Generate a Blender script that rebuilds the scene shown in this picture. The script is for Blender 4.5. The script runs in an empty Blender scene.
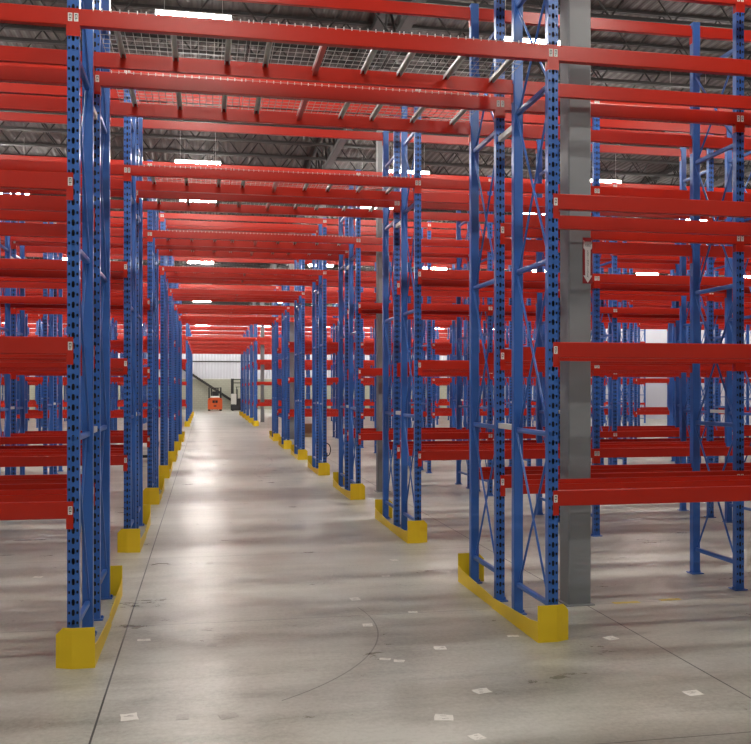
import bpy, math, random
from mathutils import Vector
random.seed(7)
R = math.radians
scn = bpy.context.scene
col = scn.collection

# ------------------------------------------------------------------ layout (metres)
EYE = 2.0565                    # camera height
XL, XR = -0.9576, 2.8114        # centres of the posts either side of the drive aisle
BAY = 2.562                     # ordinary bay, post centre to post centre
Y0, PITCH = 6.945, 4.733        # front face of the nearest row, distance row to row
FD = 0.890                      # frame depth
BACK = 1.335                    # front face of the second rack of each back-to-back row
TOP = 6.13                      # frame height
LEVELS = [1.22, 2.44, 3.66, 4.88, 6.105]
ROWS = [0, 1, 2, 3, 4, 5, 6, 9, 10, 11, 12, 13]
PW, PD = 0.087, 0.070           # post width and depth
WALL_Y = 90.0
ORD = ['nearest', 'second', 'third', 'fourth', 'fifth', 'sixth', 'seventh', 'eighth', 'ninth', 'tenth',
       'eleventh', 'twelfth', 'thirteenth', 'fourteenth', 'fifteenth', 'sixteenth', 'seventeenth', 'eighteenth',
       'nineteenth', 'twentieth', 'twenty-first', 'twenty-second', 'twenty-third', 'twenty-fourth']
NTH = ['first'] + ORD[1:]

# ------------------------------------------------------------------ mesh builder
class MB:
    def __init__(s): s.v = []; s.f = []; s.m = []; s.slot = 0
    def add(s, vs, fs):
        b = len(s.v); s.v += [tuple(v) for v in vs]
        for f in fs: s.f.append(tuple(b + i for i in f)); s.m.append(s.slot)
        return s
    def box(s, x0, x1, y0, y1, z0, z1):
        return s.add([(x0,y0,z0),(x1,y0,z0),(x1,y1,z0),(x0,y1,z0),(x0,y0,z1),(x1,y0,z1),(x1,y1,z1),(x0,y1,z1)],
                     [(0,3,2,1),(4,5,6,7),(0,1,5,4),(1,2,6,5),(2,3,7,6),(3,0,4,7)])
    def cbox(s, x0, x1, y0, y1, z0, z1, c=0.01):
        """box with chamfered vertical and top edges"""
        pts = [(x0+c,y0),(x1-c,y0),(x1,y0+c),(x1,y1-c),(x1-c,y1),(x0+c,y1),(x0,y1-c),(x0,y0+c)]
        cx, cy = (x0+x1)/2, (y0+y1)/2
        kx, ky = 1-2*c/(x1-x0), 1-2*c/(y1-y0)
        vs = [(x,y,z0) for x,y in pts] + [(x,y,z1-c) for x,y in pts] + [(cx+(x-cx)*kx, cy+(y-cy)*ky, z1) for x,y in pts]
        fs = [tuple(range(7,-1,-1)), tuple(range(16,24))]
        for r in (0, 8):
            for i in range(8): fs.append((r+i, r+(i+1)%8, r+8+(i+1)%8, r+8+i))
        return s.add(vs, fs)
    def prism(s, pts, a, b, axis='x'):
        """polygon extruded along an axis; pts are (y,z) for x, (x,z) for y, (x,y) for z"""
        n = len(pts)
        mk = {'x': lambda p,t:(t,p[0],p[1]), 'y': lambda p,t:(p[0],t,p[1]), 'z': lambda p,t:(p[0],p[1],t)}[axis]
        vs = [mk(p,a) for p in pts] + [mk(p,b) for p in pts]
        fs = [tuple(range(n)), tuple(range(2*n-1, n-1, -1))]
        for i in range(n): fs.append((i, i+n, (i+1)%n+n, (i+1)%n))
        return s.add(vs, fs)
    def bar(s, p, q, r, n=6, r2=None, caps=True):
        p, q = Vector(p), Vector(q); d = (q-p).normalized()
        u = d.orthogonal().normalized(); w = d.cross(u); r2 = r if r2 is None else r2
        vs = []
        for c, rr in ((p, r), (q, r2)):
            for i in range(n):
                a = 2*math.pi*(i+.5)/n; vs.append(c + (u*math.cos(a) + w*math.sin(a))*rr)
        fs = [(i, (i+1)%n, n+(i+1)%n, n+i) for i in range(n)]
        if caps: fs += [tuple(range(n-1,-1,-1)), tuple(range(n, 2*n))]
        return s.add(vs, fs)
    def tube(s, pts, r, n=6):
        for a, b in zip(pts, pts[1:]): s.bar(a, b, r, n)
        return s
    def cyl(s, c, axis, r, h, n=20):
        ax = {'x': Vector((1,0,0)), 'y': Vector((0,1,0)), 'z': Vector((0,0,1))}[axis]
        return s.bar(Vector(c)-ax*h/2, Vector(c)+ax*h/2, r, n)
    def join(s, o, off=(0,0,0), rot=0, slot=None):
        c, sn = math.cos(rot), math.sin(rot); b = len(s.v)
        for v in o.v: s.v.append((v[0]*c-v[1]*sn+off[0], v[0]*sn+v[1]*c+off[1], v[2]+off[2]))
        for f, m in zip(o.f, o.m): s.f.append(tuple(b+i for i in f)); s.m.append(m if slot is None else slot)
        return s
    def mesh(s, name, mats):
        me = bpy.data.meshes.new(name); me.from_pydata(s.v, [], s.f)
        for m in (mats if isinstance(mats, (list, tuple)) else [mats]): me.materials.append(m)
        me.polygons.foreach_set('material_index', s.m); me.update()
        return me
    def build(s, name, mats, parent=None, **kw):
        return put(s.mesh(name, mats), name, parent, **kw)

def put(me, name, parent=None, loc=(0,0,0), rz=0):
    o = bpy.data.objects.new(name, me); col.objects.link(o)
    o.location = loc; o.rotation_euler = (0,0,rz)
    if parent is not None: o.parent = parent
    return o
def smooth(o, angle=40):
    for p in o.data.polygons: p.use_smooth = True
    o.data.set_sharp_from_angle(angle=R(angle)); return o
def tag(o, label=None, cat=None, group=None, kind=None):
    for k, v in (('label', label), ('category', cat), ('group', group), ('kind', kind)):
        if v: o[k] = v
    return o
def empty(name, loc=(0,0,0), rz=0):
    o = bpy.data.objects.new(name, None); col.objects.link(o); o.empty_display_size = .1
    o.location = loc; o.rotation_euler = (0,0,rz); return o

# ------------------------------------------------------------------ materials
def nodes(name):
    m = bpy.data.materials.new(name); m.use_nodes = True
    nt = m.node_tree; return m, nt, nt.nodes['Principled BSDF']
def paint(name, rgb, rough=.4, metal=0, spec=.5, coat=0, var=.06, scale=3, bump=0):
    m, nt, b = nodes(name); N, L = nt.nodes.new, nt.links.new
    b.inputs['Roughness'].default_value = rough; b.inputs['Metallic'].default_value = metal
    b.inputs['Specular IOR Level'].default_value = spec; b.inputs['Coat Weight'].default_value = coat
    b.inputs['Coat Roughness'].default_value = .15
    g = N('ShaderNodeNewGeometry'); n = N('ShaderNodeTexNoise'); n.inputs['Scale'].default_value = scale
    n.inputs['Detail'].default_value = 4; L(g.outputs['Position'], n.inputs['Vector'])
    r = N('ShaderNodeMapRange'); r.inputs['To Min'].default_value = 1-var; r.inputs['To Max'].default_value = 1+var
    L(n.outputs['Fac'], r.inputs['Value'])
    mx = N('ShaderNodeMix'); mx.data_type = 'RGBA'; mx.blend_type = 'MULTIPLY'; mx.inputs['Factor'].default_value = 1
    mx.inputs['A'].default_value = (*rgb, 1); L(r.outputs['Result'], mx.inputs['B']); L(mx.outputs['Result'], b.inputs['Base Color'])
    if bump:
        bp = N('ShaderNodeBump'); bp.inputs['Strength'].default_value = bump; bp.inputs['Distance'].default_value = .01
        L(n.outputs['Fac'], bp.inputs['Height']); L(bp.outputs['Normal'], b.inputs['Normal'])
    return m
M = {}
M['red']    = paint('red_beam_paint', (.475,.0175,.005), .30, spec=.4, var=.05)
M['blue']   = paint('blue_upright_paint', (.034,.128,.43), .30, spec=.5, var=.05)
M['yellow'] = paint('yellow_guard_paint', (.80,.55,.010), .45, var=.07)
M['zinc']   = paint('galvanised_steel', (.68,.68,.66), .42, metal=.0, var=.08)
M['wire']   = paint('grey_deck_wire', (.40,.40,.385), .45, var=.05)
M['grey']   = paint('grey_column_paint', (.23,.24,.245), .5, var=.06)
M['white']  = paint('white_sheet', (.78,.77,.72), .6, var=.04)
M['ink']    = paint('dark_ink', (.05,.045,.045), .6, var=.02)
M['paper']  = paint('worn_paper', (.74,.72,.66), .7, var=.12, scale=40)
M['smudge'] = paint('sticker_print', (.42,.40,.36), .7, var=.2, scale=60)
M['signred']= paint('sign_red', (.28,.010,.014), .4, var=.03)
M['signwhite']= paint('sign_white', (.85,.80,.77), .45, var=.03)
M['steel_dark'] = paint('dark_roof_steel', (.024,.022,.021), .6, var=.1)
M['black']  = paint('black_plastic', (.012,.012,.013), .5, var=.05)
M['orange'] = paint('orange_truck_paint', (.62,.10,.02), .35, var=.04)
M['pale']   = paint('pale_grey_paint', (.62,.62,.58), .45, var=.04)
M['rubber'] = paint('tyre_rubber', (.02,.02,.02), .8, var=.1)
M['wood']   = paint('pallet_wood', (.42,.29,.16), .8, var=.2, scale=12)
M['card']   = paint('brown_cardboard', (.30,.17,.10), .8, var=.08)
M['tape']   = paint('worn_yellow_tape', (.62,.48,.10), .6, var=.25, scale=14)
M['chrome'] = paint('bolt_steel', (.55,.55,.55), .3, metal=.9, var=.02)
M['lens']   = paint('red_lens', (.5,.02,.01), .2, var=.01)

def emit(name, rgb, s):
    m, nt, b = nodes(name)
    b.inputs['Base Color'].default_value = (.8,.8,.8,1)
    b.inputs['Emission Color'].default_value = (*rgb,1); b.inputs['Emission Strength'].default_value = s
    return m
M['tube'] = emit('lit_fluorescent_tube', (1,.955,.89), 62)

def floor_material():
    m, nt, b = nodes('polished_concrete'); N, L = nt.nodes.new, nt.links.new
    g = N('ShaderNodeNewGeometry'); P = g.outputs['Position']
    sp = N('ShaderNodeSeparateXYZ'); L(P, sp.inputs[0])
    def math_(op, a, bb=None, c=None):
        n = N('ShaderNodeMath'); n.operation = op
        for i, x in enumerate((a, bb, c)):
            if x is None: continue
            if isinstance(x, (int, float)): n.inputs[i].default_value = x
            else: L(x, n.inputs[i])
        return n.outputs[0]
    def noise(scale, detail=5, rough=.6, stretch=None, dist=0):
        n = N('ShaderNodeTexNoise'); n.inputs['Scale'].default_value = scale
        n.inputs['Detail'].default_value = detail; n.inputs['Roughness'].default_value = rough; n.inputs['Distortion'].default_value = dist
        if stretch:
            mp = N('ShaderNodeMapping'); mp.inputs['Scale'].default_value = stretch; L(P, mp.inputs['Vector']); L(mp.outputs[0], n.inputs['Vector'])
        else: L(P, n.inputs['Vector'])
        return n.outputs['Fac']
    big = noise(.55, 5, .6, (.45,1,1)); mid = noise(2.2, 8, .7, (.5,1,1), .15); fine = noise(28, 6, .7); streak = noise(3.0, 8, .7, (.12,1.3,1), .2)
    t = math_('ADD', math_('MULTIPLY', big, .36), math_('MULTIPLY', mid, .34))
    t = math_('ADD', t, math_('MULTIPLY', streak, .16)); t = math_('ADD', t, math_('MULTIPLY', fine, .24))
    cr = N('ShaderNodeValToRGB'); e = cr.color_ramp.elements
    e[0].position = .44; e[0].color = (.225,.218,.178,1); e[1].position = .63; e[1].color = (.475,.468,.410,1)
    k = cr.color_ramp.elements.new(.535); k.color = (.362,.354,.298,1)
    L(t, cr.inputs['Fac'])
    colr = cr.outputs['Color']
    def line(coord, off, step, w):
        a = math_('SUBTRACT', coord, off); a = math_('DIVIDE', a, step)
        a = math_('SUBTRACT', a, math_('ROUND', a)); a = math_('MULTIPLY', math_('ABSOLUTE', a), step)
        return math_('LESS_THAN', a, w)
    wob = math_('MULTIPLY', math_('SUBTRACT', big, .5), .006)
    jx = line(math_('ADD', sp.outputs[0], wob), -.655, 4.22, .0065); jy = line(math_('ADD', sp.outputs[1], wob), 8.0, 3.155, .005)
    jy = math_('MULTIPLY', jy, .75)
    marks = math_('MAXIMUM', jx, jy)
    def arc(cx, cy, r, w, a):      # tyre marks on the slab
        dx = math_('SUBTRACT', sp.outputs[0], cx); dy = math_('SUBTRACT', sp.outputs[1], cy)
        d = math_('SQRT', math_('ADD', math_('MULTIPLY', dx, dx), math_('MULTIPLY', dy, dy)))
        d = math_('ABSOLUTE', math_('SUBTRACT', d, r))
        on = math_('LESS_THAN', d, w); brk = math_('GREATER_THAN', noise(1.1, 2, .5), .44)
        if cy < 9: brk = math_('MULTIPLY', math_('GREATER_THAN', sp.outputs[0], .5), math_('LESS_THAN', sp.outputs[1], 8.3))
        return math_('MULTIPLY', math_('MULTIPLY', on, brk), a)
    for q in ((-.856,7.80,2.325,.006,.6), (9.8,22,8.6,.02,.25), (-7.1,26,9.0,.03,.25)):
        marks = math_('MAXIMUM', marks, arc(*q))
    dk = N('ShaderNodeMix'); dk.data_type = 'RGBA'; L(marks, dk.inputs['Factor']); L(colr, dk.inputs['A']); dk.inputs['B'].default_value = (.035,.033,.028,1)
    L(dk.outputs['Result'], b.inputs['Base Color'])
    rr = N('ShaderNodeMapRange'); rr.inputs['To Min'].default_value = .25; rr.inputs['To Max'].default_value = .42
    rr.inputs['From Min'].default_value = .3; rr.inputs['From Max'].default_value = .7
    L(mid, rr.inputs['Value']); L(rr.outputs['Result'], b.inputs['Roughness'])
    b.inputs['Specular IOR Level'].default_value = .5
    bp = N('ShaderNodeBump'); bp.inputs['Strength'].default_value = .12; bp.inputs['Distance'].default_value = .02
    L(streak, bp.inputs['Height']); L(bp.outputs['Normal'], b.inputs['Normal'])
    return m
def block_material():
    m, nt, b = nodes('painted_block_wall'); N, L = nt.nodes.new, nt.links.new
    g = N('ShaderNodeNewGeometry'); mp = N('ShaderNodeMapping'); mp.inputs['Rotation'].default_value = (R(90),0,0)
    L(g.outputs['Position'], mp.inputs['Vector'])
    t = N('ShaderNodeTexBrick'); t.inputs['Scale'].default_value = 1; t.inputs['Brick Width'].default_value = .4; t.inputs['Row Height'].default_value = .2
    t.inputs['Mortar Size'].default_value = .012; t.inputs['Color1'].default_value = (.40,.40,.32,1); t.inputs['Color2'].default_value = (.37,.37,.30,1)
    t.inputs['Mortar'].default_value = (.30,.30,.25,1)
    L(mp.outputs[0], t.inputs['Vector']); L(t.outputs['Color'], b.inputs['Base Color']); b.inputs['Roughness'].default_value = .7
    return m
def ribbed(name, c1, c2, axis, step, rough=.55):
    m, nt, b = nodes(name); N, L = nt.nodes.new, nt.links.new
    g = N('ShaderNodeNewGeometry'); sp = N('ShaderNodeSeparateXYZ'); L(g.outputs['Position'], sp.inputs[0])
    a = N('ShaderNodeMath'); a.operation = 'PINGPONG'; a.inputs[1].default_value = step/2; L(sp.outputs[axis], a.inputs[0])
    r = N('ShaderNodeMapRange'); r.inputs['From Min'].default_value = step*.15; r.inputs['From Max'].default_value = step*.35
    L(a.outputs[0], r.inputs['Value'])
    mx = N('ShaderNodeMix'); mx.data_type = 'RGBA'; mx.inputs['A'].default_value = (*c1,1); mx.inputs['B'].default_value = (*c2,1)
    L(r.outputs['Result'], mx.inputs['Factor']); L(mx.outputs['Result'], b.inputs['Base Color'])
    bp = N('ShaderNodeBump'); bp.inputs['Strength'].default_value = .6; bp.inputs['Distance'].default_value = .04
    L(r.outputs['Result'], bp.inputs['Height']); L(bp.outputs['Normal'], b.inputs['Normal']); b.inputs['Roughness'].default_value = rough
    return m
M['floor'] = floor_material(); M['block'] = block_material()
M['panel'] = ribbed('white_wall_panel', (.56,.57,.63), (.53,.54,.60), 0, .3)
M['deck']  = ribbed('roof_deck', (.062,.051,.044), (.040,.033,.029), 0, .2)

# ------------------------------------------------------------------ the hall
HX0, HX1, HY0 = -30.0, 30.0, -6.0
XEND = 26.0                     # the racks stop short of the right wall
CEIL = 9.62
def struct(name, mb, mat, loc=(0,0,0)):
    o = mb.build(name, mat, loc=loc); o['kind'] = 'structure'; return o
struct('floor', MB().box(HX0-.3, HX1+.3, HY0-.3, WALL_Y+.3, -.2, 0), M['floor'])
struct('ceiling', MB().box(HX0-.3, HX1+.3, HY0-.3, WALL_Y+.3, CEIL, CEIL+.15), M['deck'])
struct('wall_back', MB().box(HX0, HX1, WALL_Y, WALL_Y+.3, 0, 3.02), M['block'])
struct('wall_back_cladding', MB().box(HX0, HX1, WALL_Y+.04, WALL_Y+.3, 3.02, CEIL), M['panel'])
struct('wall_left', MB().box(HX0-.3, HX0, HY0, WALL_Y, 0, CEIL), M['panel'])
struct('wall_right', MB().box(HX1, HX1+.3, HY0, WALL_Y, 0, CEIL), M['panel'])
struct('wall_front', MB().box(HX0, HX1, HY0-.3, HY0, 0, CEIL), M['panel'])
struct('trim_1', MB().box(HX0, HX1, WALL_Y-.02, WALL_Y+.04, 4.68, 4.80), M['steel_dark'])
struct('trim_2', MB().box(HX0, HX1, WALL_Y-.03, WALL_Y+.04, 3.0, 3.06), M['pale'])
# roof joists run across the aisles, girders run along them on the column lines
jm = MB(); zt, zb = CEIL-.03, CEIL-.86
for z in (zt, zb):
    jm.box(HX0, HX1, -.055, -.01, z-.03, z+.03); jm.box(HX0, HX1, .01, .055, z-.03, z+.03)
x = HX0; up = True
while x < HX1-.6:
    a, b_ = (zb, zt) if up else (zt, zb)
    jm.bar((x,0,a), (x+.62,0,b_), .016, 4); x += .62; up = not up
jmesh = jm.mesh('ceiling_joist', M['steel_dark'])
n = 0; y = HY0 + .9 - .004
while y < WALL_Y:
    o = put(jmesh, 'ceiling_joist', loc=(0,y,0)); o['kind'] = 'structure'; y += 4.66/3
gm = MB(); gt, gb = CEIL-.10, CEIL-1.15
for z in (gt, gb): gm.box(-.09, .09, HY0, WALL_Y, z-.06, z+.06)
y = HY0; up = True
while y < WALL_Y-.8:
    a, b_ = (gb, gt) if up else (gt, gb)
    gm.bar((0,y,a), (0,y+.79,b_), .03, 4); y += .79; up = not up
gmesh = gm.mesh('ceiling_girder', M['steel_dark'])
for gx in (-21.4, -8.75, 3.487, 15.75, 28.9):
    o = put(gmesh, 'ceiling_girder', loc=(gx,0,0)); o['kind'] = 'structure'

# ------------------------------------------------------------------ columns
CW = .226
def column(cx, cy, label):
    o = empty('building_column', (cx,cy,0)); tag(o, label, 'column', 'grey building columns', 'structure')
    s = MB(); s.cbox(-CW/2, CW/2, -CW/2, CW/2, .012, CEIL-1.21, .012); smooth(s.build('shaft', M['grey'], o), 25)
    b = MB(); b.box(-.14,.14,-.14,.14,0,.012); b.build('base_plate', M['grey'], o)
    return o
COLY0 = 8.085
colnames = {0:'thick grey column standing behind the nearest right blue frame, holding a red arrow sign',
            2:'grey column behind the second right yellow guard of the aisle, base just visible',
            4:'grey column between the fifth row racks on the right side of the aisle',
            6:'slim dark grey column right of the aisle beside the seventh row frame',
            8:'grey column standing in the cross aisle beyond the seventh rack row',
            10:'distant grey column right of the aisle, just before the far racks',
            12:'most distant grey column right of the aisle near the back wall'}
for k in (0,2,4,6,8,10,12):
    c = column(3.497, COLY0+k*PITCH, colnames[k])
    if k == 0: first_col = c
br = MB(); br.cbox(.113,.132,-.06,.02,.40,.52,.004); br.build('bracket', M['grey'], first_col)

# ------------------------------------------------------------------ upright frames
P_SLOT = .0762
def post_mb(h=TOP, slots=True):
    """box section post; slotted outer face at y=0, lipped inner face at y=PD"""
    m = MB(); w = PW/2; z0 = .01
    def hole_cell(x0, x1, za, zb, cx, cz, rx, rz):
        mx, mz = (x0+x1)/2, (za+zb)/2
        outer = [(x1,mz),(x1,zb),(mx,zb),(x0,zb),(x0,mz),(x0,za),(mx,za),(x1,za)]
        inner = []
        for i in range(8):
            a = math.pi/4*i; q = 1.12 if i % 2 else 1
            inner.append((cx+rx*math.cos(a)*q, cz+rz*math.sin(a)*q))
        vs = [(a,0,b) for a,b in outer]+[(a,0,b) for a,b in inner]
        m.add(vs, [(i,8+i,8+(i+1)%8,(i+1)%8) for i in range(8)])
    cells = [(-.0415,-.0185,-.0295,.0082,.0115), (-.0155,.0155,0,.0118,.0250), (.0185,.0415,.0295,.0082,.0115)]
    if slots:
        z = z0 + .04; m.add([(-w,0,z0),(w,0,z0),(w,0,z),(-w,0,z)], [(0,1,2,3)])
        zs = z
        while z + P_SLOT < h - .02:
            for x0,x1,cx,rx,rz in cells: hole_cell(x0,x1,z,z+P_SLOT,cx,z+P_SLOT/2,rx,rz)
            z += P_SLOT
        for a,b in ((-w,-.0415),(-.0185,-.0155),(.0155,.0185),(.0415,w)):
            m.add([(a,0,zs),(b,0,zs),(b,0,z),(a,0,z)], [(0,1,2,3)])
        m.add([(-w,0,z),(w,0,z),(w,0,h),(-w,0,h)], [(0,1,2,3)])
    else:
        m.add([(-w,0,z0),(w,0,z0),(w,0,h),(-w,0,h)], [(0,1,2,3)])
    pr = [(-w,0),(-w,PD-.006),(-w+.006,PD),(w-.006,PD),(w,PD-.006),(w,0)]
    n = len(pr); vs = [(a,b,z0) for a,b in pr]+[(a,b,h) for a,b in pr]
    m.add(vs, [(i,i+1,n+i+1,n+i) for i in range(n-1)] + [tuple(range(n,2*n)), tuple(range(n-1,-1,-1))])
    if slots:      # added liner, its dark colour stands in for shade behind the slots
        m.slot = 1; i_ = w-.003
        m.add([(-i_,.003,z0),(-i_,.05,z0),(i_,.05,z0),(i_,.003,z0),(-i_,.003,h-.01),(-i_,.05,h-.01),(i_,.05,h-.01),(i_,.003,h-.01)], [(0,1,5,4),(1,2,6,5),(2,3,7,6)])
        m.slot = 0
    return m
STRUTS = [.27, 1.68, 3.12, 4.57, 5.55]
def strut_mb(z):
    m = MB(); m.prism([(-.019,z-.019),(-.012,z-.022),(.012,z-.022),(.019,z-.019),(.022,z),(.019,z+.019),(.012,z+.022),(-.012,z+.022),(-.019,z+.019),(-.022,z)], PD-.03, FD-PD+.03, 'y'); return m
def rod_mb(i, flip):
    za, zb = STRUTS[i]+.03, STRUTS[i+1]-.03
    if flip: za, zb = zb, za
    m = MB(); x = .012 if flip else -.012
    return m.bar((x,PD-.005,za), (x,FD-PD+.005,zb), .0105, 6)
def foot_mb(rear):
    m = MB(); y = FD-PD if rear else 0
    m.box(-.07,.07,y-.03,y+PD+.03,0,.010)
    for sx in (-.058,.058): m.cyl((sx,y+PD/2,.02),'z',.009,.022,8)
    return m
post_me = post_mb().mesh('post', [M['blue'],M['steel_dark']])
strut_me = [strut_mb(z).mesh('strut', M['blue']) for z in STRUTS]
rod_me = [rod_mb(i,f).mesh('cross_brace', M['blue']) for i in range(4) for f in (0,1)]
foot_me = [foot_mb(r).mesh('base_plate', M['blue']) for r in (0,1)]
fm = MB(); pm = post_mb(); fm.join(pm); fm.join(pm, (0,FD,0), math.pi)
for z in STRUTS: fm.join(strut_mb(z))
for i in range(4):
    for f in (0,1): fm.join(rod_mb(i,f))
fm.join(foot_mb(0)); fm.join(foot_mb(1))
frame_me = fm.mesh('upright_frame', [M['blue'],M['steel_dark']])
fm_simple = MB(); ps = post_mb(slots=False); fm_simple.join(ps); fm_simple.join(ps, (0,FD,0), math.pi)
for z in STRUTS: fm_simple.join(strut_mb(z))
for i in range(4):
    for f in (0,1): fm_simple.join(rod_mb(i,f))

def frame_x(j):   # j = 1,2,.. right of the aisle, -1,-2,.. left of it
    return XR + (j-1)*BAY if j > 0 else XL + (j+1)*BAY
def make_frame(k, ln, j, parts, label):
    loc = (frame_x(j), Y0 + k*PITCH + ln*BACK, 0)
    if not parts:
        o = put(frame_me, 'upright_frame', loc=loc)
    else:
        o = empty('upright_frame', loc)
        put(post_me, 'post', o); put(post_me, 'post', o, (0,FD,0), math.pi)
        for s in strut_me: put(s, 'strut', o)
        for s in rod_me: put(s, 'cross_brace', o)
        for s in foot_me: put(s, 'base_plate', o)
    return tag(o, label, 'rack frame', 'blue upright frames')

# ------------------------------------------------------------------ beams
BH, BD, BF = .128, .052, .004
def beam_mb(L):
    """origin at the middle of the span; y=0 is the post face, z=0 the top of the beam"""
    c = .005; f = -BF
    pr = [(f,-BH+c),(f+c,-BH),(f+BD,-BH),(f+BD,-.042),(f+.030,-.042),(f+.030,0),(f+c,0),(f,-c)]
    return MB().prism(pr[::-1], -L/2, L/2, 'x')
def conn_mb(L, s):
    m = MB(); e = s*L/2; q = s*(L/2+.0445)
    m.prism([(min(e,q),0),(max(e,q),0),(max(e,q),-.196),(e if s<0 else q,-.205),(e if s>0 else q,-.205),(min(e,q),-.196)][::-1] if False else
            [(min(e,q),-.205),(max(e,q),-.205),(max(e,q),0),(min(e,q),0)], -BF, -.0002, 'y')
    a, b = sorted((e, e-s*.006)); m.box(a,b,-BF-.0005,BD-.002,-.205,-BH)
    return m
def label_mb(L, s):
    m = MB(); cx = s*(L/2+.0222); y = -BF
    m.box(cx-.0155,cx+.0155,y-.0008,y,-.098,-.036); m.slot = 1
    for a,b,c,d in ((-.009,.009,-.050,-.044),(-.009,-.004,-.066,-.050),(.004,.009,-.066,-.050),(-.009,.009,-.078,-.070),(-.006,.002,-.090,-.084)):
        m.box(cx+a,cx+b,y-.0012,y-.0007,c,d)
    return m
BL = {'bay': BAY-PW, 'aisle': (XR-XL)-PW}
beam_me = {t: beam_mb(L).mesh('rack_crossbar', M['red']) for t,L in BL.items()}
conn_me = {(t,s): conn_mb(L,s).mesh('end_connector', M['red']) for t,L in BL.items() for s in (-1,1)}
label_me = {(t,s): label_mb(L,s).mesh('load_label', [M['white'],M['ink']]) for t,L in BL.items() for s in (-1,1)}
whole_mb = {}; whole_me = {}
for t,L in BL.items():
    w = MB(); w.join(beam_mb(L)); 
    for s in (-1,1): w.join(conn_mb(L,s))
    whole_mb[t] = w
    w2 = MB(); w2.join(w)
    for s in (-1,1):
        q = label_mb(L,s); w2.join(MB().join(q, slot=None))
    for i in range(len(w.f), len(w2.f)): w2.m[i] += 1
    whole_me[t] = w2.mesh('rack_crossbar', [M['red'],M['white'],M['ink']])
def beam_place(k, ln, side, bay, lv):
    """side 0 = front of the rack, 1 = rear; bay 0 = over the aisle, +n right, -n left"""
    if bay == 0: cx, t = (XL+XR)/2, 'aisle'
    elif bay > 0: cx, t = (frame_x(bay)+frame_x(bay+1))/2, 'bay'
    else: cx, t = (frame_x(bay)+frame_x(bay-1))/2, 'bay'
    y = Y0 + k*PITCH + ln*BACK + (FD if side else 0)
    return t, (cx, y, LEVELS[lv]), (math.pi if side else 0)
def make_beam(k, ln, side, bay, lv, parts, label):
    t, loc, rz = beam_place(k, ln, side, bay, lv)
    if not parts: o = put(whole_me[t], 'rack_crossbar', loc=loc, rz=rz)
    else:
        o = empty('rack_crossbar', loc, rz)
        put(beam_me[t], 'beam_body', o)
        for s in (-1,1):
            c = put(conn_me[t,s], 'end_connector', o)
            if side == 0:
                l = put(label_me[t,s], 'load_label', c); l['label'] = 'small white load label with dark print'
    return tag(o, label, 'rack beam', 'red rack beams')

LVN = ['bottom','second','third','fourth','top']
def rowname(k): return ORD[ROWS.index(k)]
def bayname(b):
    if b == 0: return 'over the aisle'
    return '%s bay %s of aisle' % (NTH[abs(b)-1], 'right' if b > 0 else 'left')
def beam_label(k, ln, side, bay, lv):
    a = 'rear' if side else 'front'; r = ('front','back')[ln]
    if bay == 0:
        if lv == 3: return '%s red beam under the wire decks over the aisle, %s rack, %s row' % (a, r, rowname(k))
        return '%s red beam topmost across the aisle, %s rack of %s row' % (a, r, rowname(k))
    return '%s red beam, %s level, %s, %s rack of %s row' % (a, LVN[lv], bayname(bay), r, rowname(k))
def frame_label(k, ln, j):
    r = ('front','back')[ln]; sd = 'right' if j > 0 else 'left'
    if abs(j) == 1: return 'blue upright frame on the %s edge of the aisle, %s rack of %s row' % (sd, r, rowname(k))
    return '%s blue upright frame %s of the aisle, %s rack of %s row' % (NTH[abs(j)-1], sd, r, rowname(k))

def span(y):   # frames the photograph can see at this distance, with a bay to spare
    lo, hi = -.2116*y - BAY*1.6, .6638*y + BAY*1.6
    js = []; j = -1
    while frame_x(j) > lo: js.append(j); j -= 1
    js.append(j)
    j = 1
    while frame_x(j) < min(hi, XEND): js.append(j); j += 1
    if frame_x(j) < XEND: js.append(j)
    return sorted(js)
#VIS-BEGIN
BIG_BEAMS = [10,11,12,13,14,15,16,17,20,21,24,25,26,27,28,29,30,31,64,65,66,67,68,69,70,71,74,75,77,78,79,80,81,82,83,84,85,86,87,88,89,90,91,92,93,94,95,96,97,128,129,130,131,132,133,134,135,136,137,138,139,140,141,142,143,144,145,146,147,148,149,150,151,152,153,154,156,157,158,160,161,167,171,202,203,205,206,207,208,209,210,211,212,213,214,215,216,217,219,220,221,222,223,224,225,226,227,228,229,230,231,232,234,235,237,238,240,241,242,244,245,276,277,278,279,280,281,282,283,284,285,286,287,288,289,290,291,292,294,295,296,297,298,299,300,302,304,305,307,308,309,310,311,312,313,314,315,317,318,320,324,327,361,364,365,366,367,370,371,372,374,375,377,378,379,380,381,382,388,389,390,391,394,395,396,398,399,400,401,408,409,410,411,444,445,446,447,448,449,450,451,452,453,456,457,484,488,490,491,492,493,494,495,496,500,508,530,531,535,538,539,542,543,546,547,551,558,559,582,585,589,590,591,593,594,595,597,598,601,605,610,613,646,648,656,658,660,666,667,670,672,674,676,680,682,684,690,692,694,720,722,800,801,828,854,920,944,945,946,947,948,952,954,956,972,974,1008,1010,1014,1015,1088,1089,1159,1242,1244,1396,1550,1704,1706,1868,1870,1871,2033,2035,2197,2198,2363,2524,2526]
BIG_FRAMES = [2,3,9,10,11,17,18,19,20,26,27,28,29,34,35,36,37,38,39,44,45,46,47,49,55,56,57,58,59,60,61,67,68,69,70,71,72,73,81,82,83,84,85,86,87,96,97,98,99,100,101,102,107,109,110,111,112,115,117,122,124,125,126,127,128,138,139,140,141,144,145,147,149,154,155,157,158,160,161,164,165,170,173,174,178,179,182,183,191,203,206,207,208,215,217,221,223,225,227,228,229,230,231,239,243,246,248,256,260,261,279,280,291,298,312,315,317,332,335,337,340]
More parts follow.
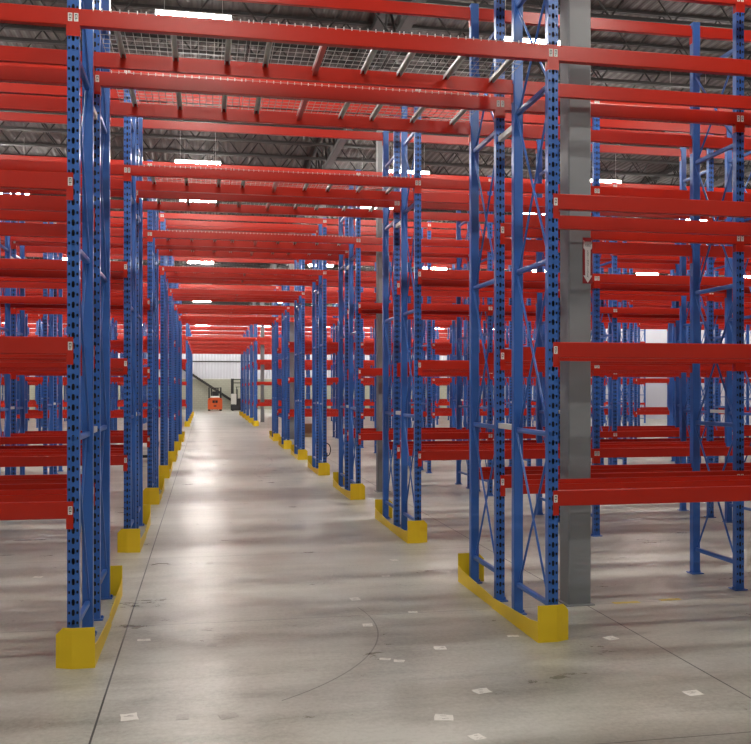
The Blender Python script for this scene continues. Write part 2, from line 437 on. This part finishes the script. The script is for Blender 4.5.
#VIS-END
FK, BK = [], []
for k in ROWS:
    for ln in (0,1):
        js = span(Y0 + k*PITCH + ln*BACK)
        for j in js: FK.append((k,ln,j))
        for bay in range(js[0]+1, js[-1]):
            for lv in range(5):
                if (bay == 0 or k in (3,4)) and lv < 3: continue
                for side in (0,1): BK.append((k,ln,side,bay,lv))
bigb = set(BK) if BIG_BEAMS is None else {BK[i] for i in BIG_BEAMS}
bigf = set(FK) if BIG_FRAMES is None else {FK[i] for i in BIG_FRAMES}
rest = MB(); restf = MB()
for i, key in enumerate(FK):
    if key in bigf:
        o = make_frame(*key, parts=key[0] <= 2, label=frame_label(*key))
    else:
        restf.join(fm_simple, (frame_x(key[2]), Y0+key[0]*PITCH+key[1]*BACK, 0))
for i, key in enumerate(BK):
    if key in bigb:
        o = make_beam(*key, parts=key[0] <= 1, label=beam_label(*key))
    else:
        t, loc, rz = beam_place(*key); rest.join(whole_mb[t], loc, rz)
if restf.f:
    tag(restf.build('upright_frame', M['blue']), 'remaining distant blue upright frames hidden deep in the far rack rows', 'rack frames', 'blue upright frames', 'stuff')
if rest.f:
    tag(rest.build('rack_crossbar', M['red']), 'remaining distant red rack beams filling the far rack rows', 'rack beams', 'red rack beams', 'stuff')

# ------------------------------------------------------------------ wire decks and cross ties over the aisle
def deck_wires():
    m = MB(); W = .585; r = .0026
    n = 19
    for i in range(n):
        x = -W+.01 + (2*W-.02)*i/(n-1)
        m.bar((x,-.004-.003,r), (x,FD+.007,r), r, 4)
        m.slot = 1; m.bar((x,-.0075,-.012), (x,-.0075,.012), .0042, 5); m.slot = 0
        m.bar((x,FD+.0075,r*2), (x,FD+.0075,-.012), r, 4)
    for i in range(10):
        y = .02 + (FD-.04)*i/9; m.bar((-W,y,r*3), (W,y,r*3), r, 4)
    return m
def deck_channel(x):
    m = MB(); t = .003
    pr = [(x-.024,-.040),(x-.016,-.040),(x-.013,-.004),(x+.013,-.004),(x+.016,-.040),(x+.024,-.040),(x+.024,-.036),(x+.018,-.036),(x+.016,-.0005),(x-.016,-.0005),(x-.018,-.036),(x-.024,-.036)]
    return m.prism(pr, BF*-1+.031, FD+BF-.031, 'y')
wires_me = deck_wires().mesh('wire_grid', [M['wire'],M['zinc']])
chan_me = [deck_channel(x).mesh('support_channel', M['zinc']) for x in (-.43,0,.43)]
dm = MB(); dm.join(deck_wires()); [dm.join(deck_channel(x), slot=1) for x in (-.43,0,.43)]
deck_me = dm.mesh('wire_deck', [M['wire'],M['zinc']])
tie_me = MB().prism([(-.02,-.085),(.02,-.085),(.02,-.045),(-.02,-.045)], BD-BF, FD-BD+BF, 'y').mesh('cross_tie', M['red'])
DX = [(-.24,'left'),(.945,'middle'),(2.13,'right')]
for k in ROWS:
    for ln in (0,1):
        y = Y0+k*PITCH+ln*BACK; z = LEVELS[3]
        for dx, nm in DX:
            if k <= 2:
                o = empty('wire_deck', (dx,y,z)); put(wires_me, 'wire_grid', o)
                for c in chan_me: put(c, 'support_channel', o)
            else: o = put(deck_me, 'wire_deck', loc=(dx,y,z))
            tag(o, '%s grey wire mesh deck over the aisle, %s rack of %s row' % (nm, ('front','back')[ln], rowname(k)), 'wire deck', 'wire mesh decks over the aisle')
        o = put(tie_me, 'cross_tie', loc=(.945,y,z))
        tag(o, 'red cross tie under the wire decks over the aisle, %s rack of %s row' % (('front','back')[ln], rowname(k)), 'tie bar', 'red cross ties')

# ------------------------------------------------------------------ row spacers between back-to-back frames
sp_me = MB().prism([(-.022,-.025),(.022,-.025),(.022,.025),(-.022,.025)], FD+.001, BACK-.001, 'y').mesh('row_spacer', M['zinc'])
for k in ROWS[:5]:
    for j in (-2,-1,1,2,3):
        if (k,0,j) not in bigf or (k,1,j) not in bigf: continue
        for z, nm in ((1.70,'lower'),(4.47,'upper')):
            o = put(sp_me, 'row_spacer', loc=(frame_x(j), Y0+k*PITCH, z))
            tag(o, '%s grey spacer bar joining the two %s frames %s of aisle, %s row' % (nm, NTH[abs(j)-1], 'right' if j > 0 else 'left', rowname(k)), 'spacer', 'grey row spacers')

# ------------------------------------------------------------------ yellow end guards
def guard_mb(side, rear):
    """side +1 = right of the aisle (rail towards -x), local origin under the post centre, y=0 front face of the rack"""
    t = .007; H = .30; s = side
    pl = MB()
    a, b, c = (-.155 if rear else -.165)*s, .0*s, .118*s
    yf, yw = (-.046, .0) if rear else (-.085, -.035)
    pl.prism([(a,0),(b,0),(b,H),(a,H)], yf, yf+t, 'y')
    cx = [(b,yf,0),(c,yw,0),(c,yw,H-.055),(b+(c-b)*.55,yf+(yw-yf)*.55,H),(b,yf,H)]
    vs = cx + [(x-.0*s, y+t, z) for x,y,z in cx]
    pl.add(vs, [(0,1,2,3,4),(9,8,7,6,5)] + [(i,5+i,5+(i+1)%5,(i+1)%5) for i in range(5)])
    rl = MB(); x0, x1 = sorted((a, a+t*s))
    rl.prism([(yf+t,0),(1.108,0),(1.108,.098),(.10,.145),(yf+t,.17)], x0, x1, 'x')
    ft = MB(); u0, u1 = sorted((a+t*s, a+.045*s)); ft.box(u0,u1,.99,1.09,0,.006); ft.cyl(((u0+u1)/2,1.04,.012),'z',.01,.02,8)
    out = []
    for m in (pl, rl, ft):
        if rear:
            q = MB(); q.v = [(x,-y,z) for x,y,z in m.v]; q.f = [f[::-1] for f in m.f]; q.m = m.m; m = q
        out.append(m)
    return out
guard_me = {}
for s in (1,-1):
    for r in (0,1):
        p, rl, ft = guard_mb(s, r)
        guard_me[s,r] = (p.mesh('end_plate', M['yellow']), rl.mesh('side_rail', M['yellow']), ft.mesh('anchor_foot', M['yellow']))
for k in ROWS:
    for s, X in ((1,XR),(-1,XL)):
        for r in (0,1):
            o = empty('end_guard', (X, Y0+k*PITCH+(BACK+FD if r else 0), 0))
            for me, nm in zip(guard_me[s,r], ('end_plate','side_rail','anchor_foot')): put(me, nm, o)
            tag(o, '%s yellow floor guard on the %s side of the aisle, %s rack row' % (('front','rear')[r], 'right' if s > 0 else 'left', rowname(k)), 'rack guard', 'yellow rack end guards')

# ------------------------------------------------------------------ hanging strip lights
LX0, LDX, LY0, LDY, LZ = -.17, 5.61, .45, 4.66, 7.93
LL = 1.17
def lamp_mbs():
    h = MB(); h.prism([(-.075,.05),(-.03,.075),(.03,.075),(.075,.05),(.075,.035),(-.075,.035)], -LL/2, LL/2, 'x')
    t = MB(); t.prism([(-.065,.033),(.065,.033),(.062,-.025),(.03,-.05),(-.03,-.05),(-.062,-.025)], -LL/2+.01, LL/2-.01, 'x')
    w = MB()
    for sx in (-.45,.45): w.bar((sx,0,.07),(sx,0,CEIL-LZ),.0035,4)
    c = MB(); c.cyl((.17,-.02,-.065),'z',.02,.03,10)
    return h, t, w, c
lh, lt, lw, lc = lamp_mbs()
lamp_parts = [(lh.mesh('housing',M['white']),'housing'), (lt.mesh('lit_tube',M['tube']),'lit_tube'), (lw.mesh('hanging_wire',M['zinc']),'hanging_wire'), (lc.mesh('sensor',M['white']),'sensor')]
lq = MB(); lq.join(lh, slot=0); lq.join(lt, slot=1); lq.join(lw, slot=2); lq.join(lc, slot=0)
lamp_me = lq.mesh('strip_light', [M['white'],M['tube'],M['zinc']])
LYS = [LY0+i*LDY for i in range(20)]
def rows_before(y): return sum(1 for k in ROWS if Y0+k*PITCH < y)
for iy in range(20):
    y = LY0 + iy*LDY
    if y > WALL_Y-1: break
    for ix in range(-5, 12):
        x = LX0 + ix*LDX
        if x < -.2116*y-8.5 or x > .6638*y+8.5: continue
        if abs(x-3.487) < .4 or x > HX1-1: continue
        if iy <= 7 and -2 <= ix <= 3:
            o = empty('strip_light', (x,y,LZ))
            for me, nm in lamp_parts: put(me, nm, o)
        else: o = put(lamp_me, 'strip_light', loc=(x,y,LZ))
        who = 'over the aisle' if ix == 0 else 'in %s line %s of aisle' % (NTH[abs(ix)-1], 'right' if ix > 0 else 'left')
        nb = rows_before(y); same = [q for q in LYS if rows_before(q) == nb]; q = same.index(y)
        where = 'before the nearest row' if nb == 0 else 'just behind %s rack row' % ORD[nb-1]
        if q: where = where.replace('just ', '') + ', %s there' % NTH[q]
        tag(o, 'hanging strip light %s, %s' % (who, where), 'ceiling light', 'hanging strip lights')

# ------------------------------------------------------------------ arrow sign on the first column
sx, sy, sz = 3.497+.075, COLY0-CW/2, 3.055
sg = empty('fire_sign', (sx, sy, sz)); tag(sg, 'red sign with white down arrow reading FIRE EXTINGUISHER on the grey column', 'sign')
W, Hs = .098, .435
MB().box(-W/2, W/2, -.006, 0, 0, Hs).build('backing', M['signred'], sg)
ar = MB()
ar.add([(-.043,-.0075,.412),(-.030,-.0075,.396),(.030,-.0075,.396),(.043,-.0075,.412),(.043,-.0075,.335),(.028,-.0075,.318),(-.028,-.0075,.318),(-.043,-.0075,.335)], [(1,0,7,6),(2,1,6,5),(3,2,5,4)])
ar.add([(-.028,-.0075,.318),(.028,-.0075,.318),(.026,-.0075,.075),(-.026,-.0075,.075)], [(3,2,1,0)])
ar.add([(-.045,-.0075,.075),(.045,-.0075,.075),(0,-.0075,.005)], [(0,2,1)])
ar.build('arrow', M['signwhite'], sg)
def text(s, size, x, z, parent, name='lettering'):
    cu = bpy.data.curves.new(name,'FONT'); cu.body = s; cu.size = size; cu.align_x = 'CENTER'; cu.align_y = 'CENTER'
    o = bpy.data.objects.new('tmp', cu); col.objects.link(o)
    dg = bpy.context.evaluated_depsgraph_get(); me = bpy.data.meshes.new_from_object(o.evaluated_get(dg))
    bpy.data.objects.remove(o)
    me.transform(__import__('mathutils').Matrix.Rotation(R(90),4,'X')); me.name = name
    return me, x, z
import mathutils
lett = MB()
for ch, size, x, z in [('FIRE', .036, 0, .358)] + [(c, .027, 0, .302-.0215*i) for i, c in enumerate('EXTINGUISHER')]:
    me, x, z = text(ch, size, x, z, sg)
    lett.add([(v.co.x+x, -.0085, v.co.z+z) for v in me.vertices], [tuple(p.vertices) for p in me.polygons])
lett.build('lettering', M['ink'], sg)

# ------------------------------------------------------------------ stickers and tape on the slab
def floor_pt(px, py):
    th = R(10.8125); f = 894.96; d = f*EYE/(py-388.674); l = (px-375.5)*d/f
    return l*math.cos(th)+d*math.sin(th), -l*math.sin(th)+d*math.cos(th)
STK = [((80,658),.075,.11,'small torn white sticker on the floor left of the nearest left yellow guard'),
 ((129,717),.11,.13,'white sticker on the concrete beside the long dark floor joint, nearest of all'),
 ((183,717),.085,.10,'faded smudged sticker between the dark joint and the double smudge, near the camera'),
 ((228,716),.12,.09,'faint scraped white sticker in the aisle, second right of the dark joint'),
 ((208,629),.09,.09,'greenish grey sticker patch on the aisle floor near the crossing joint'),
 ((212,645),.08,.07,'dark worn sticker patch just below the greenish grey one'),
 ((144,640),.11,.06,'thin pale sticker scrap beside the long dark floor joint'),
 ((38,577),.10,.08,'white sticker under the left bay, behind the nearest left frame'),
 ((210,563),.09,.10,'small grey sticker far up the middle of the aisle'),
 ((611,638),.115,.10,'white sticker on the floor right of the nearest right yellow guard'),
 ((693,693),.125,.11,'white sticker at the lower right beside the slanting floor joint'),
 ((367.6,625),.095,.10,'white sticker in the aisle beside the curved tyre mark'),
 ((440,648),.10,.10,'white sticker in the aisle left of the nearest right guard'),
 ((385,659),.09,.05,'left half of a torn white sticker pair in mid aisle'),
 ((399,661),.085,.06,'right half of a torn white sticker pair in mid aisle'),
 ((482,691),.12,.10,'white sticker on the aisle floor below the nearest right guard'),
 ((444,717.5),.12,.11,'white printed sticker nearest the bottom middle of the floor'),
 ((477,737),.085,.09,'white sticker at the bottom edge of the picture, right of middle'),
 ((355,599),.095,.12,'pale sticker in the aisle above the crossing floor joint'),
 ((413,612),.09,.06,'thin white sticker lying on the crossing floor joint'),
 ((386,576),.10,.07,'worn white sticker in the aisle level with the rear of the nearest right guards'),
 ((394,560),.09,.10,'small white sticker in the aisle before the second right guard'),
 ((310,670),.10,.07,'very faint sticker trace left of the curved tyre mark'),
 ((513,636),.10,.05,'yellowish scuffed sticker beside the nearest right yellow guard')]
for (pp, w, d, lab) in STK:
    x, y = floor_pt(*pp); m = MB(); pts = []
    for cx_, cy_ in ((-1,-1),(-.2,-1),(.5,-1),(1,-1),(1,0),(1,1),(.3,1),(-.4,1),(-1,1),(-1,.1)):
        pts.append((cx_*w/2*random.uniform(.86,1.04), cy_*d/2*random.uniform(.84,1.04)))
    m.prism(pts, .0002, .0012, 'z'); m.slot = 1
    for i in range(5):
        ax, ay = random.uniform(-.3,.2)*w, random.uniform(-.33,.25)*d
        m.box(ax, ax+random.uniform(.1,.3)*w, ay, ay+.06*d, .0012, .0015)
    o = m.build('floor_sticker', [M['smudge'] if ('smudge' in lab or 'dark' in lab.split('sticker')[0] or 'grey' in lab or 'faint' in lab) else M['paper'], M['smudge']], loc=(x,y,0), rz=random.uniform(-.35,.35))
    tag(o, lab, 'sticker', 'old stickers on the floor')
for pp, w, lab in (((626,602.5),.27,'worn yellow tape strip on the floor just right of the thick grey column'),
                   ((670,599.5),.22,'worn yellow tape strip on the floor, farther right from the thick grey column')):
    x, y = floor_pt(*pp); m = MB(); pts = []
    for i in range(12): pts.append((-w/2+w*i/11, -.035+random.uniform(-.008,.008)))
    for i in range(12): pts.append((w/2-w*i/11, .035+random.uniform(-.008,.008)))
    m.prism(pts, .0002, .001, 'z'); o = m.build('floor_tape', M['tape'], loc=(x,y,0)); tag(o, lab, 'floor tape', 'yellow floor tape')

# ------------------------------------------------------------------ orange forklift, seen from behind
fk = empty('forklift', (.95,84.2,0)); tag(fk, 'orange forklift parked at the far end of the aisle, seen from behind', 'forklift')
b = MB()
b.prism([(-.62,.14),(.62,.14),(.66,.30),(.66,1.0),(.58,1.16),(.42,1.22),(-.42,1.22),(-.58,1.16),(-.66,1.0),(-.66,.30)], -.3, .35, 'y')
b.prism([(-.55,.30),(.55,.30),(.55,.85),(-.55,.85)], .35, 1.7, 'y'); smooth(b.build('counterweight', M['orange'], fk), 30)
g = MB()
g.box(-.24,-.02,-.315,-.295,.74,.98); g.box(.02,.24,-.315,-.295,.74,.98); g.build('grille', M['black'], fk)
p = MB(); p.box(-.12,.12,-.33,-.29,.40,.52); p.build('tow_pin', M['black'], fk)
h = MB(); h.cbox(-.42,.42,.0,.75,1.16,1.38,.08); h.build('battery_hood', M['white'], fk)
se = MB(); se.cbox(-.24,.24,.35,.85,1.38,1.46,.02); se.cbox(-.24,.24,.28,.40,1.42,1.80,.03); se.build('seat', M['black'], fk)
og = MB()
for sx in (-.54,.54):
    og.tube([(sx,.05,1.15),(sx,.12,2.12),(sx,1.25,2.16),(sx*.95,1.55,.9)], .065, 6)
for i in range(6): og.bar((-.54,.12+.22*i,2.13),(.54,.12+.22*i,2.13),.025,6)
og.build('overhead_guard', M['black'], fk)
ma = MB()
for sx in (-.30,.30): ma.box(sx-.06,sx+.06,1.72,1.86,.1,2.15)
for z in (.6,1.3,2.05): ma.box(-.3,.3,1.78,1.84,z,z+.1)
ma.build('mast', M['black'], fk)
for sx in (-.25,.25):
    f_ = MB(); f_.box(sx-.06,sx+.06,1.88,3.0,.06,.11); f_.box(sx-.06,sx+.06,1.86,1.92,.06,.7); f_.build('fork', M['black'], fk)
for sx in (-.52,.52):
    for y_, r_ in ((.25,.26),(1.45,.32)):
        w_ = MB(); w_.cyl((sx,y_,r_),'x',r_,.22,20); wo = w_.build('wheel', M['rubber'], fk)
        MB().cyl((sx*1.21,y_,r_),'x',r_*.5,.02,12).build('hub', M['pale'], wo)
for sx in (-.52,.52):
    MB().box(sx-.05,sx+.05,-.32,-.29,1.02,1.08).build('tail_light', M['lens'], fk)

# ------------------------------------------------------------------ black reach truck beside it
rt = empty('reach_truck', (3.0,83.6,0)); tag(rt, 'black reach truck with tall mast and pale panel at the aisle end', 'reach truck')
m = MB(); m.cbox(-.62,.62,-.2,1.3,.06,.55,.05); m.cbox(-.1,.62,-.2,1.0,.5,1.15,.05); m.build('chassis', M['black'], rt)
m = MB(); m.cbox(-.60,-.12,-.26,.5,.62,1.58,.04); m.build('pale_panel', M['pale'], rt)['label'] = 'pale grey side panel'
m = MB()
for sx in (-.45,.42): m.box(sx-.13,sx+.13,1.15,1.32,.1,3.0)
for z in (2.55,2.88): m.box(-.45,.45,1.2,1.3,z,z+.09)
m.build('mast', M['black'], rt)
m = MB(); m.bar((.0,1.25,.4),(.0,1.25,2.0),.05,10); m.build('lift_cylinder', M['black'], rt)
m = MB()
for sx in (-.1,.58): m.tube([(sx,-.1,1.1),(sx,-.05,2.2),(sx,1.0,2.25)], .035, 6)
for i in range(5): m.bar((-.1,-.05+.25*i,2.22),(.58,-.05+.25*i,2.22),.02,6)
m.build('overhead_guard', M['black'], rt)
for sx in (-.25,.25):
    m = MB(); m.box(sx-.06,sx+.06,1.34,2.45,.06,.11); m.box(sx-.06,sx+.06,1.32,1.38,.06,.6); m.build('fork', M['black'], rt)
for sx in (-.45,.45):
    m = MB(); m.cyl((sx,.1,.14),'x',.14,.12,16); m.build('wheel', M['rubber'], rt)

# ------------------------------------------------------------------ stair against the back wall
st = empty('steel_stair', (0,WALL_Y,0)); tag(st, 'dark steel stair climbing left along the far back wall', 'stair')
a, c = Vector((3.8,-.9,.0)), Vector((-2.2,-.9,4.08))
for y_ in (-.95,-.10):
    m = MB(); m.prism([(a.x,0),(a.x+.42,0),(c.x+.2,c.z+.02),(c.x-.2,c.z+.02)], y_, y_+.06, 'y'); m.build('stringer', M['steel_dark'], st)
m = MB(); nst = 22
for i in range(nst):
    q = a.lerp(c, (i+.5)/nst); m.box(q.x-.02,q.x+.26,-.89,-.10,q.z+.02,q.z+.06)
m.build('tread', M['steel_dark'], st)['kind'] = 'stuff'
m = MB(); m.box(c.x-2.0,c.x+.05,-.95,-.02,c.z-.12,c.z+.02)
for px_ in (c.x-1.9,c.x-.1): m.box(px_-.05,px_+.05,-.93,-.83,0,c.z-.12)
m.build('landing', M['steel_dark'], st)

# ------------------------------------------------------------------ small things among the racks
# low cart under the left bays
ct = empty('low_cart', (-1.75,26.1,0), .1); tag(ct, 'low dark cart with pale bags on it, seen between the left frames', 'cart')
m = MB(); m.cbox(-.45,.45,-.3,.3,.12,.20,.02); m.build('platform', M['black'], ct)
for sx in (-.36,.36):
    for sy_ in (-.22,.22): MB().cyl((sx,sy_,.06),'x',.06,.04,14).build('wheel', M['rubber'], ct)
m = MB(); m.tube([(.43,-.25,.2),(.46,-.25,.55),(.46,.25,.55),(.43,.25,.2)],.015,6); m.build('handle', M['black'], ct)
bg = MB(); bg.cbox(-.40,.30,-.25,.22,.20,.34,.04); bg.cbox(-.2,.38,-.22,.2,.34,.46,.05); o = bg.build('load', M['pale'], ct); o['label'] = 'pale bagged load'
# cardboard box on a pallet
pl = empty('wooden_pallet', (4.35,38.35,0)); tag(pl, 'low wooden pallet under the brown box, right of the aisle', 'pallet')
for i in range(6): MB().box(-.5+.18*i,-.5+.18*i+.10,-.5,.5,.115,.137).build('deck_board', M['wood'], pl)
for yy in (-.5,-.05,.4): MB().box(-.5,.5,yy,yy+.1,.02,.115).build('bearer', M['wood'], pl)
for yy in (-.5,-.05,.4): MB().box(-.5,.5,yy,yy+.1,0,.02).build('bottom_board', M['wood'], pl)
bx = empty('cardboard_box', (4.30,38.3,.137)); tag(bx, 'brown cardboard box on a pallet, glimpsed between right frames', 'box')
MB().box(-.32,.32,-.28,.28,0,.42).build('carton', M['card'], bx)
MB().box(-.32,.32,-.03,.03,.42,.422).build('packing_tape', M['wood'], bx)
# cable loop on the fourth right post
cb = MB(); pts = []
cxp = XR + PW/2
for i in range(17):
    t = i/16; a_ = math.pi*(.5 - t*1.35)
    pts.append((cxp + .012 + .085*max(0,math.cos(a_)) , .03, .60 + .15*math.sin(a_)))
pts = [(cxp-.001,.03,.75)] + pts + [(cxp-.001,.03,.42)]
cb.tube(pts, .012, 8); o = cb.build('cable_loop', M['black'], loc=(0,Y0+3*PITCH,0)); tag(o, 'black cable loop hanging from the fourth right aisle frame', 'cable')

# ------------------------------------------------------------------ camera, world, view
cam = bpy.data.cameras.new('camera'); co = bpy.data.objects.new('camera', cam); col.objects.link(co)
co.location = (0,0,EYE); co.rotation_euler = (R(90),0,-R(10.8125))
cam.sensor_fit = 'HORIZONTAL'; cam.sensor_width = 36; cam.lens = 894.96*36/751; cam.shift_y = (388.674-372)/751; cam.clip_end = 300; cam.clip_start = .05
scn.camera = co
w = bpy.data.worlds.new('world'); scn.world = w; w.use_nodes = True
w.node_tree.nodes['Background'].inputs[0].default_value = (.01,.01,.011,1); w.node_tree.nodes['Background'].inputs[1].default_value = 1
vs = scn.view_settings; vs.view_transform = 'Standard'; vs.look = 'None'; vs.gamma = 1; vs.use_curve_mapping = False; vs.exposure = 1.45
scn.cycles.max_bounces = 6; scn.cycles.diffuse_bounces = 4; scn.cycles.glossy_bounces = 3; scn.cycles.sample_clamp_indirect = 8
